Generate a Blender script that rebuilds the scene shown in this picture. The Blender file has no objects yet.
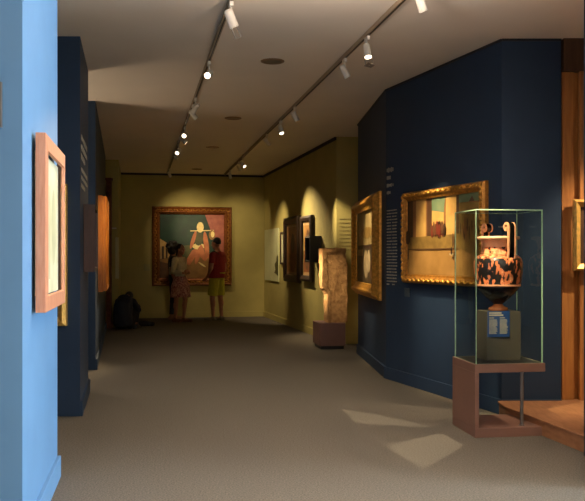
import bpy, bmesh, math, random
from mathutils import Vector, Matrix
random.seed(7)
S = bpy.context.scene
COL = S.collection
F = 800.0                    # focal length in pixels of the 585 wide picture
EYE = 1.35                   # camera height
CEIL = 3.23

# ------------------------------------------------------------------ camera
cam = bpy.data.cameras.new('camera'); camo = bpy.data.objects.new('camera', cam); COL.objects.link(camo)
cam.sensor_width = 36.0; cam.lens = 36.0 * F / 585.0
cam.shift_y = 7.0 / 585.0
cam.clip_end = 100
camo.location = (0, 0, EYE); camo.rotation_euler = (math.radians(90), 0, 0)
S.camera = camo
# ------------------------------------------------------------------ world, exposure
w = bpy.data.worlds.new('world'); S.world = w; w.use_nodes = True
bg = w.node_tree.nodes['Background']; bg.inputs[0].default_value = (0.35, 0.55, 1.0, 1); bg.inputs[1].default_value = 0.25
S.view_settings.view_transform = 'Standard'; S.view_settings.look = 'None'
S.view_settings.exposure = 0.0; S.view_settings.gamma = 1.0; S.view_settings.use_curve_mapping = False
# ------------------------------------------------------------------ daylight through the side room's window
DAY = 770.0
def area(name, loc, rot, sx, sy, energy, color):
    l = bpy.data.lights.new(name, 'AREA'); l.shape = 'RECTANGLE'; l.size = sx; l.size_y = sy
    l.energy = energy; l.color = color
    o = bpy.data.objects.new(name, l); COL.objects.link(o); o.location = loc; o.rotation_euler = rot
    return o
area('window_daylight', (6.9, 3.2, 1.75), (0, math.radians(90), 0), 2.3, 1.9, DAY, (0.68, 0.85, 1.0))
# unseen fill light added over the hall, to brighten the near ceiling
HALL = 60.0
area('added_hall_fill', (1.2, 0.2, 3.19), (0, 0, 0), 1.2, 1.2, HALL, (1.0, 0.86, 0.72))
UP = 230.0                   # strength of an unseen upward light, added to brighten the ceiling
l = bpy.data.lights.new('added_ceiling_fill', 'SPOT'); l.energy = UP; l.color = (1.0, 0.84, 0.74); l.spot_size = math.radians(165); l.spot_blend = 0.5; l.shadow_soft_size = 0.15
lo = bpy.data.objects.new('added_ceiling_fill', l); COL.objects.link(lo); lo.location = (0.6, 2.2, 2.0); lo.rotation_euler = (math.radians(180), 0, 0)
l = bpy.data.lights.new('added_near_ceiling_fill', 'SPOT'); l.energy = 210; l.color = (1.0, 0.78, 0.62); l.spot_size = math.radians(172); l.spot_blend = 0.3; l.shadow_soft_size = 0.12  # unseen light close under the ceiling, added to brighten it
lo = bpy.data.objects.new('added_near_ceiling_fill', l); COL.objects.link(lo); lo.location = (0.3, 4.3, 2.85); lo.rotation_euler = (math.radians(180), 0, 0)
l = bpy.data.lights.new('side_gallery_uplight', 'SPOT'); l.energy = 100; l.color = (1.0, 0.76, 0.52); l.spot_size = math.radians(150); l.spot_blend = 1.0; l.shadow_soft_size = 0.4
lo = bpy.data.objects.new('side_gallery_uplight', l); COL.objects.link(lo); lo.location = (-3.6, 8.85, 1.0); lo.rotation_euler = (math.radians(180), 0, 0)   # in the gallery opening between the left panels
WARM = (1.0, 0.76, 0.45)

# ------------------------------------------------------------------ materials
def lin(c):
    return tuple(((v/255)/12.92 if v/255 <= 0.04045 else (((v/255)+0.055)/1.055)**2.4) for v in c)
MATS = {}
def mat(name, rgb, rough=0.6, metal=0.0, var=0.12, scale=20.0, bump=0.0, bscale=None, emit=0.0, spec=0.5, stretch=(1,1,1), rgb2=None):
    if name in MATS: return MATS[name]
    m = bpy.data.materials.new(name); m.use_nodes = True; nt = m.node_tree; n = nt.nodes; L = nt.links
    b = n['Principled BSDF']
    b.inputs['Roughness'].default_value = rough; b.inputs['Metallic'].default_value = metal
    b.inputs['Specular IOR Level'].default_value = spec
    c = lin(rgb)
    tc = n.new('ShaderNodeTexCoord'); mp = n.new('ShaderNodeMapping'); mp.inputs['Scale'].default_value = stretch
    L.new(tc.outputs['Object'], mp.inputs[0])
    nz = n.new('ShaderNodeTexNoise'); nz.inputs['Scale'].default_value = scale; nz.inputs['Detail'].default_value = 4
    L.new(mp.outputs[0], nz.inputs['Vector'])
    r = n.new('ShaderNodeValToRGB')
    c2 = lin(rgb2) if rgb2 else tuple(min(1, v*(1+var)) for v in c)
    c1 = c if rgb2 else tuple(v*(1-var) for v in c)
    r.color_ramp.elements[0].color = (*c1, 1); r.color_ramp.elements[1].color = (*c2, 1)
    r.color_ramp.elements[0].position = 0.35; r.color_ramp.elements[1].position = 0.65
    L.new(nz.outputs[0], r.inputs[0]); L.new(r.outputs[0], b.inputs['Base Color'])
    if emit:
        b.inputs['Emission Color'].default_value = (*c, 1); b.inputs['Emission Strength'].default_value = emit
    if bump:
        bz = n.new('ShaderNodeTexNoise'); bz.inputs['Scale'].default_value = bscale or scale*3; bz.inputs['Detail'].default_value = 5
        L.new(mp.outputs[0], bz.inputs['Vector'])
        bp = n.new('ShaderNodeBump'); bp.inputs['Strength'].default_value = bump; bp.inputs['Distance'].default_value = 0.02
        L.new(bz.outputs[0], bp.inputs['Height']); L.new(bp.outputs[0], b.inputs['Normal'])
    MATS[name] = m
    return m
NBLUE = mat('daylit_blue_wall_paint', (100, 143, 184), 0.55, var=0.03, scale=3, spec=0.3)  # the walls' blue, lightened: daylight is put into this colour
BLUE = mat('blue_wall_paint', (39, 58, 83), 0.55, var=0.05, scale=3, spec=0.3)
GREEN = mat('olive_wall_paint', (180, 168, 104), 0.7, var=0.05, scale=3, spec=0.2)
WHITE = mat('white_paint', (240, 230, 216), 0.8, var=0.015, scale=2, spec=0.2)
CARPET = mat('carpet', (108, 102, 92), 0.95, var=0.28, scale=95, bump=0.5, bscale=160, spec=0.1)
TIMBER = mat('timber_boards', (186, 126, 66), 0.5, scale=5, stretch=(9, 9, 0.7), rgb2=(164, 106, 52), bump=0.08)
DTIMBER = mat('dark_timber_and_shade', (92, 60, 34), 0.6, scale=5, stretch=(9, 9, 0.7), rgb2=(74, 46, 26))  # on the top board this dark colour stands for shade
STEPW = mat('step_wood', (158, 112, 78), 0.5, scale=6, stretch=(6, 1, 6), rgb2=(138, 94, 62))
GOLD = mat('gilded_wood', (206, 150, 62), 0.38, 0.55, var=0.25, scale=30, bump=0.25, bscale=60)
BGOLD = mat('mid_gilt', (180, 124, 50), 0.42, 0.5, var=0.25, scale=30, bump=0.2)  # gilt of a tone between the gold and the dark gilt
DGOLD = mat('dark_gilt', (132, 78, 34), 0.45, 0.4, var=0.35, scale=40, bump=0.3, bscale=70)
PALEGOLD = mat('pale_gilt', (232, 186, 100), 0.4, 0.4, var=0.15, scale=30)
REDWOOD = mat('reddish_wood', (206, 146, 112), 0.5, scale=8, stretch=(8, 8, 1), rgb2=(192, 128, 96))
ORANGEWOOD = mat('orange_wood', (206, 126, 40), 0.4, scale=8, stretch=(8, 8, 1), rgb2=(180, 100, 28))
DARKWOOD = mat('dark_frame_wood', (66, 42, 38), 0.5, scale=8, stretch=(8, 8, 1), rgb2=(50, 32, 30))
EBONY = mat('blackened_wood', (40, 24, 14), 0.5, scale=10, rgb2=(54, 34, 20))
PLINTH = mat('brown_lacquer', (124, 90, 76), 0.5, var=0.05, scale=4)
TERRA = mat('stele_plinth', (126, 92, 82), 0.6, var=0.06, scale=6)
STONE = mat('limestone', (196, 152, 98), 0.9, scale=14, rgb2=(160, 118, 72), bump=0.7, bscale=40)
METALW = mat('white_enamel', (222, 216, 204), 0.4, var=0.02)
METALG = mat('grey_steel', (150, 145, 140), 0.35, 0.8, var=0.03)
BLACK = mat('black_paint', (24, 24, 26), 0.5, var=0.1)
TEXTC = mat('pale_lettering', (168, 164, 150), 0.7, var=0.02)
LAMPON = mat('lit_lens', (255, 236, 205), 0.3, var=0.0, emit=9.0)
PEDEST = mat('grey_green_block', (70, 66, 55), 0.7, var=0.05, scale=5)
LABELB = mat('blue_card', (22, 60, 112), 0.5, var=0.03)
EDGE = mat('glass_edge', (170, 205, 170), 0.2, var=0.02)
# glass: clear with a weak mirror
def glass():
    m = bpy.data.materials.new('clear_glass'); m.use_nodes = True; nt = m.node_tree; n = nt.nodes; n.clear()
    o = n.new('ShaderNodeOutputMaterial'); t = n.new('ShaderNodeBsdfTransparent'); g = n.new('ShaderNodeBsdfGlossy'); mx = n.new('ShaderNodeMixShader')
    t.inputs[0].default_value = (0.955, 0.975, 0.96, 1); g.inputs['Roughness'].default_value = 0.02
    fr = n.new('ShaderNodeFresnel'); fr.inputs[0].default_value = 1.35
    ge = n.new('ShaderNodeNewGeometry'); ma = n.new('ShaderNodeMath'); ma.operation = 'SUBTRACT'; ma.use_clamp = True   # one mirror layer per pane, on the outer face
    nt.links.new(fr.outputs[0], ma.inputs[0]); nt.links.new(ge.outputs['Backfacing'], ma.inputs[1]); nt.links.new(ma.outputs[0], mx.inputs[0]); nt.links.new(t.outputs[0], mx.inputs[1]); nt.links.new(g.outputs[0], mx.inputs[2])
    nt.links.new(mx.outputs[0], o.inputs[0])
    return m
GLASS = glass()

# ------------------------------------------------------------------ mesh helpers
class MB:
    def __init__(s): s.bm = bmesh.new()
    def box(s, c, size, M=None, mi=0):
        T = Matrix.Translation(c) @ (M or Matrix.Identity(4)) @ Matrix.Diagonal((*size, 1))
        r = bmesh.ops.create_cube(s.bm, size=1, matrix=T)
        for f in {f for v in r['verts'] for f in v.link_faces}: f.material_index = mi
        return r['verts']
    def prism(s, pts, z0, z1, mi=0):
        a = [s.bm.verts.new((x, y, z0)) for x, y in pts]; b = [s.bm.verts.new((x, y, z1)) for x, y in pts]
        n = len(pts); fs = [s.bm.faces.new(a[::-1]), s.bm.faces.new(b)]
        for i in range(n): fs.append(s.bm.faces.new((a[i], a[(i+1) % n], b[(i+1) % n], b[i])))
        for f in fs: f.material_index = mi
    def poly(s, pts, mi=0):
        f = s.bm.faces.new([s.bm.verts.new(p) for p in pts]); f.material_index = mi
    def cyl(s, p, q, r1, r2=None, seg=16, mi=0, caps=True):
        p, q = Vector(p), Vector(q); d = q - p; L = d.length
        M = Matrix.Translation((p+q)/2) @ d.to_track_quat('Z', 'Y').to_matrix().to_4x4()
        r = bmesh.ops.create_cone(s.bm, cap_ends=caps, segments=seg, radius1=r1, radius2=r1 if r2 is None else r2, depth=L, matrix=M)
        for f in {f for v in r['verts'] for f in v.link_faces}: f.material_index = mi
    def ball(s, c, rad, M=None, seg=12, mi=0):
        rad = rad if hasattr(rad, '__len__') else (rad,)*3
        T = Matrix.Translation(c) @ (M or Matrix.Identity(4)) @ Matrix.Diagonal((*rad, 1))
        r = bmesh.ops.create_uvsphere(s.bm, u_segments=seg, v_segments=max(6, seg*2//3), radius=1, matrix=T)
        for f in {f for v in r['verts'] for f in v.link_faces}: f.material_index = mi
    def cap(s, p, q, r1, r2=None, seg=12):
        r2 = r1 if r2 is None else r2
        s.cyl(p, q, r1, r2, seg); s.ball(p, r1, seg=seg); s.ball(q, r2, seg=seg)
    def lathe(s, prof, seg=40, mi=None, closed=True):
        rings = []
        for r, z in prof:
            rings.append([s.bm.verts.new((r*math.cos(2*math.pi*i/seg), r*math.sin(2*math.pi*i/seg), z)) for i in range(seg)])
        for k in range(len(prof)-1):
            for i in range(seg):
                f = s.bm.faces.new((rings[k][i], rings[k][(i+1) % seg], rings[k+1][(i+1) % seg], rings[k+1][i])); f.smooth = True
                if mi: f.material_index = mi[k]
        if closed:
            s.bm.faces.new(rings[0][::-1]); s.bm.faces.new(rings[-1])
    def loft(s, pts, wd, dp, lat, seg=18):
        """closed loft through pts; wd half-widths along lat, dp half-depths"""
        lat = Vector(lat).normalized(); rings = []
        pts = [Vector(p) for p in pts]
        for i, p in enumerate(pts):
            t = (pts[min(i+1, len(pts)-1)] - pts[max(i-1, 0)]).normalized()
            l = (lat - t*lat.dot(t)).normalized(); d = t.cross(l)
            rings.append([s.bm.verts.new(p + l*wd[i]*math.cos(2*math.pi*k/seg) + d*dp[i]*math.sin(2*math.pi*k/seg)) for k in range(seg)])
        for a, b in zip(rings, rings[1:]):
            for k in range(seg): s.bm.faces.new((a[k], a[(k+1) % seg], b[(k+1) % seg], b[k]))
        s.bm.faces.new(rings[0][::-1]); s.bm.faces.new(rings[-1])
    def build(s, name, mats, parent=None, smooth=False, bevel=0.0, remesh=0.0, loc=None, rz=0):
        bmesh.ops.recalc_face_normals(s.bm, faces=s.bm.faces)
        me = bpy.data.meshes.new(name); s.bm.to_mesh(me); s.bm.free()
        for m in (mats if isinstance(mats, (list, tuple)) else [mats]): me.materials.append(m)
        o = bpy.data.objects.new(name, me); COL.objects.link(o)
        if parent: o.parent = parent
        if loc: o.location = loc
        if rz: o.rotation_euler = (0, 0, rz)
        if remesh:
            md = o.modifiers.new('r', 'REMESH'); md.mode = 'VOXEL'; md.voxel_size = remesh; md.use_smooth_shade = True
            ms = o.modifiers.new('s', 'SMOOTH'); ms.iterations = 4; ms.factor = 0.5
            dg = bpy.context.evaluated_depsgraph_get(); ev = o.evaluated_get(dg)
            me2 = bpy.data.meshes.new_from_object(ev); o.modifiers.clear(); o.data = me2; me2.name = name
            if not me2.materials: me2.materials.append(mats)
            for p in me2.polygons: p.use_smooth = True
        elif smooth:
            for p in me.polygons: p.use_smooth = True
        if bevel:
            md = o.modifiers.new('bevel', 'BEVEL'); md.width = bevel; md.segments = 2; md.limit_method = 'ANGLE'
        return o
def empty(name, loc, rz=0):
    o = bpy.data.objects.new(name, None); COL.objects.link(o); o.location = loc; o.rotation_euler = (0, 0, rz); o.empty_display_size = 0.1
    return o
def tag(o, label, cat, group=None):
    o['label'] = label; o['category'] = cat
    if group: o['group'] = group
    return o
def struct(o): o['kind'] = 'structure'; return o
def wall(name, pts, m, z0=0.0, z1=CEIL):
    b = MB(); b.prism(pts, z0, z1); return struct(b.build(name, m))
def at(px, py, Y): return Vector(((px-292.5)*Y/F, Y, EYE+(257.5-py)*Y/F))

# ------------------------------------------------------------------ setting
b = MB(); b.box((-0.5, 8.0, -0.1), (17, 22, 0.2)); struct(b.build('floor', CARPET))
b = MB(); b.box((-0.5, 8.0, CEIL+0.1), (17, 22, 0.2)); struct(b.build('ceiling', WHITE))
# corridor corners
NL = [(-1.212, 3.59), (-1.449, 4.93)]
P1 = [(-1.806, 6.8), (-2.056, 8.05)]
P2 = [(-2.364, 9.6), (-3.483, 14.9)]
P3 = [(-3.345, 15.38), (-3.80, 17.72)]
FAR = [(-3.80, 17.72), (-0.654, 18.35)]
GRN = [(-0.654, 18.35), (0.686, 12.48)]
A1, AB, B1 = (0.925, 11.3), (1.046, 8.95), (1.80, 6.88)
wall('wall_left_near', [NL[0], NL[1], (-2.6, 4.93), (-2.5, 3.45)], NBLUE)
wall('wall_left_panel', [P1[0], P1[1], (-3.6, 8.05), (-3.6, 6.8)], BLUE)
wall('wall_left_middle', [P2[0], P2[1], (-5.0, 14.9), (-5.0, 9.6)], BLUE)
wall('wall_left_far', [P3[0], P3[1], (-6.0, 17.72), (-6.0, 15.38)], GREEN)
wall('wall_far', [FAR[0], FAR[1], (1.4, 18.6), (1.4, 18.9), (-6.5, 18.9), (-6.5, 17.72)], GREEN)
wall('wall_right_far', [GRN[0], GRN[1], (1.5, 12.48), (1.5, 18.6)], GREEN)
wall('wall_right_niche', [(1.44, 12.48), (1.44, 11.3), (1.7, 11.3), (1.7, 12.48)], GREEN)
wall('wall_right_blue', [A1, AB, B1, (2.31, 6.88), (2.31, 11.3)], BLUE)
wall('wall_right_timber', [(2.32, 6.95), (2.32, 7.3), (4.6, 7.3), (4.6, 6.95)], DTIMBER)
wall('wall_right_side', [(4.4, 5.3), (4.4, 6.95), (4.6, 6.95), (4.6, 5.3)], DTIMBER)
wall('wall_right_near', [(1.985, 4.6), (1.985, 5.45), (7.0, 5.45), (7.0, 4.35)], BLUE)
wall('wall_right_hall', [(1.985, -2.0), (1.985, 1.55), (7.0, 1.55), (7.0, -2.0)], WHITE)
b = MB()   # outer wall of the side room, around its window
b.box((7.1, 2.95, 0.3), (0.2, 2.8, 0.6)); b.box((7.1, 2.95, 3.07), (0.2, 2.8, 0.34))
b.box((7.1, 1.85, 1.75), (0.2, 0.6, 2.3)); b.box((7.1, 4.3, 1.75), (0.2, 0.1, 2.3))
struct(b.build('wall_right_outer', WHITE))
b = MB()
for y in (2.17, 3.2, 4.23): b.box((7.05, y, 1.75), (0.06, 0.05, 2.3))
for z in (0.63, 2.87): b.box((7.05, 3.2, z), (0.06, 2.1, 0.05))
wf = struct(b.build('window_1', METALW))
b = MB(); b.box((7.08, 3.2, 1.75), (0.008, 2.0, 2.2)); b.build('pane', GLASS, wf)
wall('wall_back', [(-6.5, -2.2), (7.0, -2.2), (7.0, -2.0), (-6.5, -2.0)], WHITE)
wall('wall_left_outer', [(-6.7, -2.2), (-6.5, -2.2), (-6.5, 17.9), (-6.7, 17.9)], BLUE)
# timber boards standing in front of the dark timber wall
b = MB(); z1 = 2.88
for x0, x1, y in ((2.325, 2.433, 6.93), (2.47, 2.63, 6.90), (2.64, 2.8, 6.91), (2.81, 2.97, 6.905), (2.98, 3.2, 6.91), (3.21, 3.5, 6.91), (3.51, 3.9, 6.91), (3.91, 4.4, 6.91)):
    b.box(((x0+x1)/2, y, 1.5), (x1-x0, 0.05, 3.0))
b.box((2.452, 6.945, 1.5), (0.045, 0.02, 3.0))
struct(b.build('trim_1', TIMBER, bevel=0.004))
b = MB(); b.box((3.36, 6.9, 3.09), (2.07, 0.09, 0.28)); struct(b.build('trim_2', DTIMBER))  # added board, its dark colour stands for shade on the upper timber
# knots in the boards
# wooden step up to the side room
b = MB(); b.prism([(1.80, 6.87), (1.765, 6.84), (1.757, 6.6), (2.03, 5.46), (4.4, 5.46), (4.4, 6.94), (2.32, 6.94), (2.32, 6.87)], 0.0, 0.105)
b.prism([(1.80, 6.87), (1.755, 6.845), (1.747, 6.59), (2.02, 5.455), (4.4, 5.455), (4.4, 6.94), (2.32, 6.94), (2.32, 6.87)], 0.105, 0.123)
struct(b.build('floor_step', STEPW, bevel=0.004))
# baseboards: thin strips following wall faces
def baseboard(name, segs, m, h=0.13, t=0.022):
    b = MB()
    for (x0, y0), (x1, y1), sgn in segs:
        d = Vector((x1-x0, y1-y0)); n = Vector((d.y, -d.x)).normalized()*t*sgn
        b.prism([(x0, y0), (x1, y1), (x1+n.x, y1+n.y), (x0+n.x, y0+n.y)], 0.0, h)
    return struct(b.build(name, m, bevel=0.003))
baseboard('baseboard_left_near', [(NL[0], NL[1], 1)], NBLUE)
baseboard('baseboard_left_panel', [(P1[0], P1[1], 1)], BLUE)
baseboard('baseboard_left_middle', [(P2[0], P2[1], 1)], BLUE)
baseboard('baseboard_far', [(FAR[0], FAR[1], 1)], GREEN, 0.12)
baseboard('baseboard_right_far', [(GRN[0], GRN[1], 1), (GRN[1], (1.44, 12.48), 1)], GREEN, 0.12)
baseboard('baseboard_right_blue', [(A1, AB, 1), (AB, B1, 1), (B1, (2.31, 6.88), 1)], BLUE)
# dark shadow-gap profile along the ceiling of the green walls
def cornice(name, segs, h=0.045, t=0.03):
    b = MB()
    for (x0, y0), (x1, y1) in segs:
        d = Vector((x1-x0, y1-y0)); n = Vector((d.y, -d.x)).normalized()*t
        b.prism([(x0, y0), (x1, y1), (x1+n.x, y1+n.y), (x0+n.x, y0+n.y)], CEIL-h, CEIL)
    return struct(b.build(name, BLACK))
cornice('trim_3', [(FAR[0], FAR[1]), (GRN[0], GRN[1])])
cornice('trim_4', [(AB, B1), (A1, AB), (B1, (2.31, 6.88))], 0.02, 0.012)

# ------------------------------------------------------------------ pictures
def wall_frame(p, q):
    p, q = Vector(p), Vector(q); d = q - p
    return math.atan2(d.y, d.x), d.length
def sweep_frame(b, W, H, prof):
    rings = []
    for u, h in prof:
        rings.append([b.bm.verts.new(v) for v in ((u, -h, u), (W-u, -h, u), (W-u, -h, H-u), (u, -h, H-u))])
    for a, c in zip(rings, rings[1:]):
        for k in range(4): b.bm.faces.new((a[k], a[(k+1) % 4], c[(k+1) % 4], c[k]))
    a, c = rings[-1], rings[0]
    for k in range(4): b.bm.faces.new((a[k], a[(k+1) % 4], c[(k+1) % 4], c[k]))
def picture(name, p, q, z0, z1, prof, fmat, patches, label, cat='painting', group=None, gap=0.004, carve=None, canvas_h=None, mount=None, tilt=0.0):
    """p: left end as seen facing the wall, q: right end. patches: list of (material, [(u,v)...]) in canvas units"""
    rz, W = wall_frame(p, q); H = z1 - z0
    root = empty(name, (p[0], p[1], z0), rz)
    nrm = Vector((math.sin(rz), -math.cos(rz), 0))
    root.location = Vector((p[0], p[1], z0)) + nrm*gap
    tag(root, label, cat, group)
    b = MB(); sweep_frame(b, W, H, prof); b.build('frame', fmat, root, bevel=0.002)
    u = prof[-1][0]; h = canvas_h if canvas_h is not None else prof[-1][1]*0.6
    if mount:
        mm, mw = mount
        b = MB(); sweep_frame(b, W-2*u+0.004, H-2*u+0.004, [(0, 0), (0, h+0.004), (mw, h+0.004), (mw, 0)])
        b.build('mount', mm, root, loc=(u-0.002, 0, u-0.002)); u = u + mw
    b = MB(); cw, ch = W-2*u, H-2*u
    ms = []
    def mi(m):
        if m not in ms: ms.append(m)
        return ms.index(m)
    b.box((u+cw/2, -h/2, u+ch/2), (cw+0.006, h, ch+0.006), mi=mi(patches[0][0]))
    for k, (m, pts) in enumerate(patches[1:]):
        b.poly([(u+cw*x, -h-0.0006*(k+1), u+ch*y) for x, y in pts], mi(m))
    b.build('canvas', ms, root)
    if carve:
        cm, cu, chh, step, rad = carve
        b = MB()
        def run(n, f):
            for i in range(n):
                c, ang = f((i+0.5)/n)
                M = Matrix.Rotation(ang + (0.6 if i % 2 else -0.6), 4, 'Y')
                b.ball(c, (rad*1.25, rad*0.8, rad*0.6), M, seg=8)
        nx = max(3, int((W-2*cu)/step)); nz = max(3, int((H-2*cu)/step))
        run(nx, lambda t: ((cu+(W-2*cu)*t, -chh, cu), 0.0)); run(nx, lambda t: ((cu+(W-2*cu)*t, -chh, H-cu), 0.0))
        run(nz, lambda t: ((cu, -chh, cu+(H-2*cu)*t), math.pi/2)); run(nz, lambda t: ((W-cu, -chh, cu+(H-2*cu)*t), math.pi/2))
        b.build('carved_border', cm, root, smooth=True)
    return root
def pm(name, rgb, rgb2, scale=9, rough=0.5): return mat('paint_'+name, rgb, rough, scale=scale, rgb2=rgb2)
def R(x0, y0, x1, y1): return [(x0, y0), (x1, y0), (x1, y1), (x0, y1)]
def ell(cx, cy, rx, ry, n=12, a=0.0):
    return [(cx+rx*math.cos(2*math.pi*i/n)*math.cos(a)-ry*math.sin(2*math.pi*i/n)*math.sin(a), cy+rx*math.cos(2*math.pi*i/n)*math.sin(a)+ry*math.sin(2*math.pi*i/n)*math.cos(a)) for i in range(n)]
def on(line, Y):   # point at depth Y on a wall line
    (x0, y0), (x1, y1) = line; t = (Y-y0)/(y1-y0); return (x0+(x1-x0)*t, Y)
full = R(0, 0, 1, 1)
# near left picture: pale drawing in a deep pinkish frame
pale = pm('pale_paper', (226, 222, 190), (206, 206, 168), 6)
pale2 = pm('pale_wash', (206, 202, 160), (190, 190, 150), 10)
picture('framed_drawing', on(NL, 3.86), on(NL, 4.74), 1.082, 1.955, [(0, 0.014), (0, 0.062), (0.078, 0.066), (0.082, 0.05)], REDWOOD,
        [(pale, full), (pale2, R(0.12, 0.1, 0.5, 0.8)), (pale2, ell(0.7, 0.5, 0.14, 0.3))],
        'pale drawing in a wide pinkish wooden frame on the near daylit blue wall', 'picture')
# gold frame on the front of the dark panel
ochre = pm('ochre', (150, 120, 60), (120, 94, 46)); umber = pm('umber', (84, 56, 34), (104, 72, 42))
picture('gilt_framed_painting', (-2.85, 6.8), (-1.91, 6.8), 0.772, 1.97, [(0, 0), (0, 0.05), (0.03, 0.07), (0.07, 0.04), (0.075, 0.02)], PALEGOLD,
        [(ochre, full), (umber, R(0, 0, 1, 0.4))], 'gilt frame half hidden behind the pinkish framed drawing, on the front of the dark panel')
picture('boxed_picture', on(P1, 7.2), on(P1, 7.85), 1.22, 1.83, [(0, 0), (0, 0.10), (0.035, 0.10), (0.04, 0.08)], DARKWOOD,
        [(pm('rose', (170, 120, 90), (140, 96, 70)), full), (umber, ell(0.5, 0.45, 0.2, 0.3))],
        'small purplish brown box frame on the side of the dark left panel', 'picture')
picture('orange_framed_painting', on(P2, 10.4), on(P2, 11.6), 0.90, 2.16, [(0, 0), (0, 0.05), (0.012, 0.07), (0.012, 0.10), (0.03, 0.12), (0.08, 0.10), (0.09, 0.05)], ORANGEWOOD,
        [(umber, full), (ochre, ell(0.5, 0.5, 0.3, 0.35))], 'tall painting in a deep glowing orange wood frame on the left corridor wall')
# large painting on the far wall: generic pale seated shape in front of a green ground
dgreen = pm('deep_green', (12, 44, 30), (20, 58, 36), 5); rosec = pm('rose_curtain', (168, 96, 74), (140, 74, 60), 7)
sand = pm('sand', (150, 112, 56), (128, 92, 44), 6); cream = pm('cream', (238, 220, 150), (222, 196, 120), 8)
flesh = pm('terracotta_pink', (196, 120, 72), (170, 96, 58), 8); olive = pm('olive_dark', (84, 84, 40), (66, 66, 32), 8)
darkb = pm('dark_brown', (60, 38, 22), (48, 30, 18), 8)
p0 = at(152, 286, 18.0); p1 = at(231.5, 286, 18.16)
def on_far(px):
    t = 0.0
    (x0, y0), (x1, y1) = FAR
    k = (px-292.5)/F
    t = (k*y0 - x0)/((x1-x0) - k*(y1-y0)); return (x0+(x1-x0)*t, y0+(y1-y0)*t)
big = [(dgreen, full), (sand, [(0, 0), (1, 0), (1, .36), (.55, .42), (0, .3)]),
       (pm('arcade', (196, 160, 96), (170, 134, 74), 8), [(0, .3), (.22, .34), (.22, .48), (0, .62)]),
       (darkb, R(.03, .3, .06, .5)), (darkb, R(.09, .31, .115, .47)), (darkb, R(.15, .32, .17, .45)),
       (olive, [(.2, .3), (.5, .3), (.5, .52), (.2, .5)]),
       (rosec, [(.70, 1), (1, 1), (1, .16), (.93, .2), (.86, .5), (.78, .78)]),
       (flesh, [(.38, .24), (.5, .44), (.62, .5), (.74, .3), (.7, .26), (.58, .38), (.46, .2)]),
       (cream, ell(.60, .50, .10, .05)), (olive, ell(.60, .62, .075, .11)), (flesh, ell(.515, .60, .03, .15, a=-.3)), (flesh, ell(.72, .52, .04, .22, a=.12)),
       (flesh, ell(.59, .36, .035, .15, a=-.25)), (flesh, ell(.66, .40, .035, .13, a=.2)), (cream, ell(.625, .80, .055, .085)), (cream, [(.47, .735), (.84, .745), (.84, .76), (.47, .75)]),
       (sand, ell(.81, .68, .05, .08)), (cream, ell(.82, .69, .03, .05)), (cream, ell(.655, .21, .07, .014, a=-.6)), (umber, [(0, 0), (.3, 0), (.24, .2), (0, .26)])]
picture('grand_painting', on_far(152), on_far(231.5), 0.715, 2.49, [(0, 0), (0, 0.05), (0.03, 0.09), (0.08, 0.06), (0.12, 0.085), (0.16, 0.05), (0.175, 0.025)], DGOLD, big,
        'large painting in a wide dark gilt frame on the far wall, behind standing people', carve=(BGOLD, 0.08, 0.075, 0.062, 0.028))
# ---- green wall, from the far end
def green_seg(pa, pb, off):
    def yy(px): return (3.535-off)/((px-292.5)/F+0.2283)
    return on(GRN, yy(pa)), on(GRN, yy(pb))
a, c = green_seg(264.8, 278.5, 0.02)
cardm = pm('pale_panel', (206, 208, 164), (198, 200, 156), 3)
b = MB(); rz, W = wall_frame(a, c)
b.box((W/2, -0.012, 0.565), (W, 0.024, 1.13)); b.poly([(W*(.72+.28*x), -0.0245, .12+.45*z) for x, z in ((1, 0), (1, .9), (.8, 1), (.55, .9), (.5, .7), (.1, .55), (.3, .3), (0, .15))], 1)
o = b.build('blank_notice', [cardm, olive], bevel=0.003, loc=(a[0], a[1], 0.84), rz=rz)
tag(o, 'pale panel with a dark printed shape on the olive wall, nearest the far corner', 'panel')
a, c = green_seg(280, 284, 0.03)
picture('narrow_picture', a, c, 1.21, 1.87, [(0, 0), (0, 0.03), (0.03, 0.035), (0.04, 0.015)], EBONY, [(pale2, full), (pale, R(.2, .2, .8, .8))],
        'small dark framed picture squeezed between the pale panel and the taller dark frame', 'picture')
redc = pm('red_ochre', (150, 92, 50), (122, 66, 36), 8); amber = pm('amber', (180, 134, 72), (156, 108, 54), 8)
mountm = pm('mount_board', (200, 164, 112), (190, 154, 104), 5)
a, c = green_seg(283, 297.5, 0.075)
picture('portrait_painting', a, c, 0.88, 2.13, [(0, 0), (0, 0.06), (0.05, 0.08), (0.13, 0.06), (0.14, 0.03)], EBONY,
        [(amber, full), (redc, ell(.5, .4, .3, .36)), (umber, ell(.5, .62, .16, .2)), (mountm, R(0, 0, 1, .05)), (mountm, R(0, .94, 1, 1))],
        'taller reddish picture in a heavy dark frame on the olive wall, farther of the pair')
a, c = green_seg(299.3, 309.8, 0.075)
picture('figure_painting', a, c, 0.93, 2.09, [(0, 0), (0, 0.06), (0.04, 0.075), (0.09, 0.055), (0.10, 0.03)], EBONY,
        [(redc, full), (amber, R(0, .5, 1, 1)), (mountm, R(0, .46, 1, .5)), (umber, ell(.45, .3, .25, .2)), (umber, ell(.55, .7, .2, .15)), (mountm, R(0, 0, 1, .06)), (mountm, R(0, .93, 1, 1))],
        'dark framed picture split into two scenes, just beyond the black wall box')
a, c = on(GRN, 13.72), on(GRN, 13.36)
picture('wall_box', a, c, 1.27, 1.71, [(0, 0), (0, 0.19), (0.03, 0.2), (0.035, 0.17)], BLACK, [(umber, full), (redc, ell(.5, .5, .3, .3))],
        'small black deep box jutting from the olive wall beside the stone stele', 'box')
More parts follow.
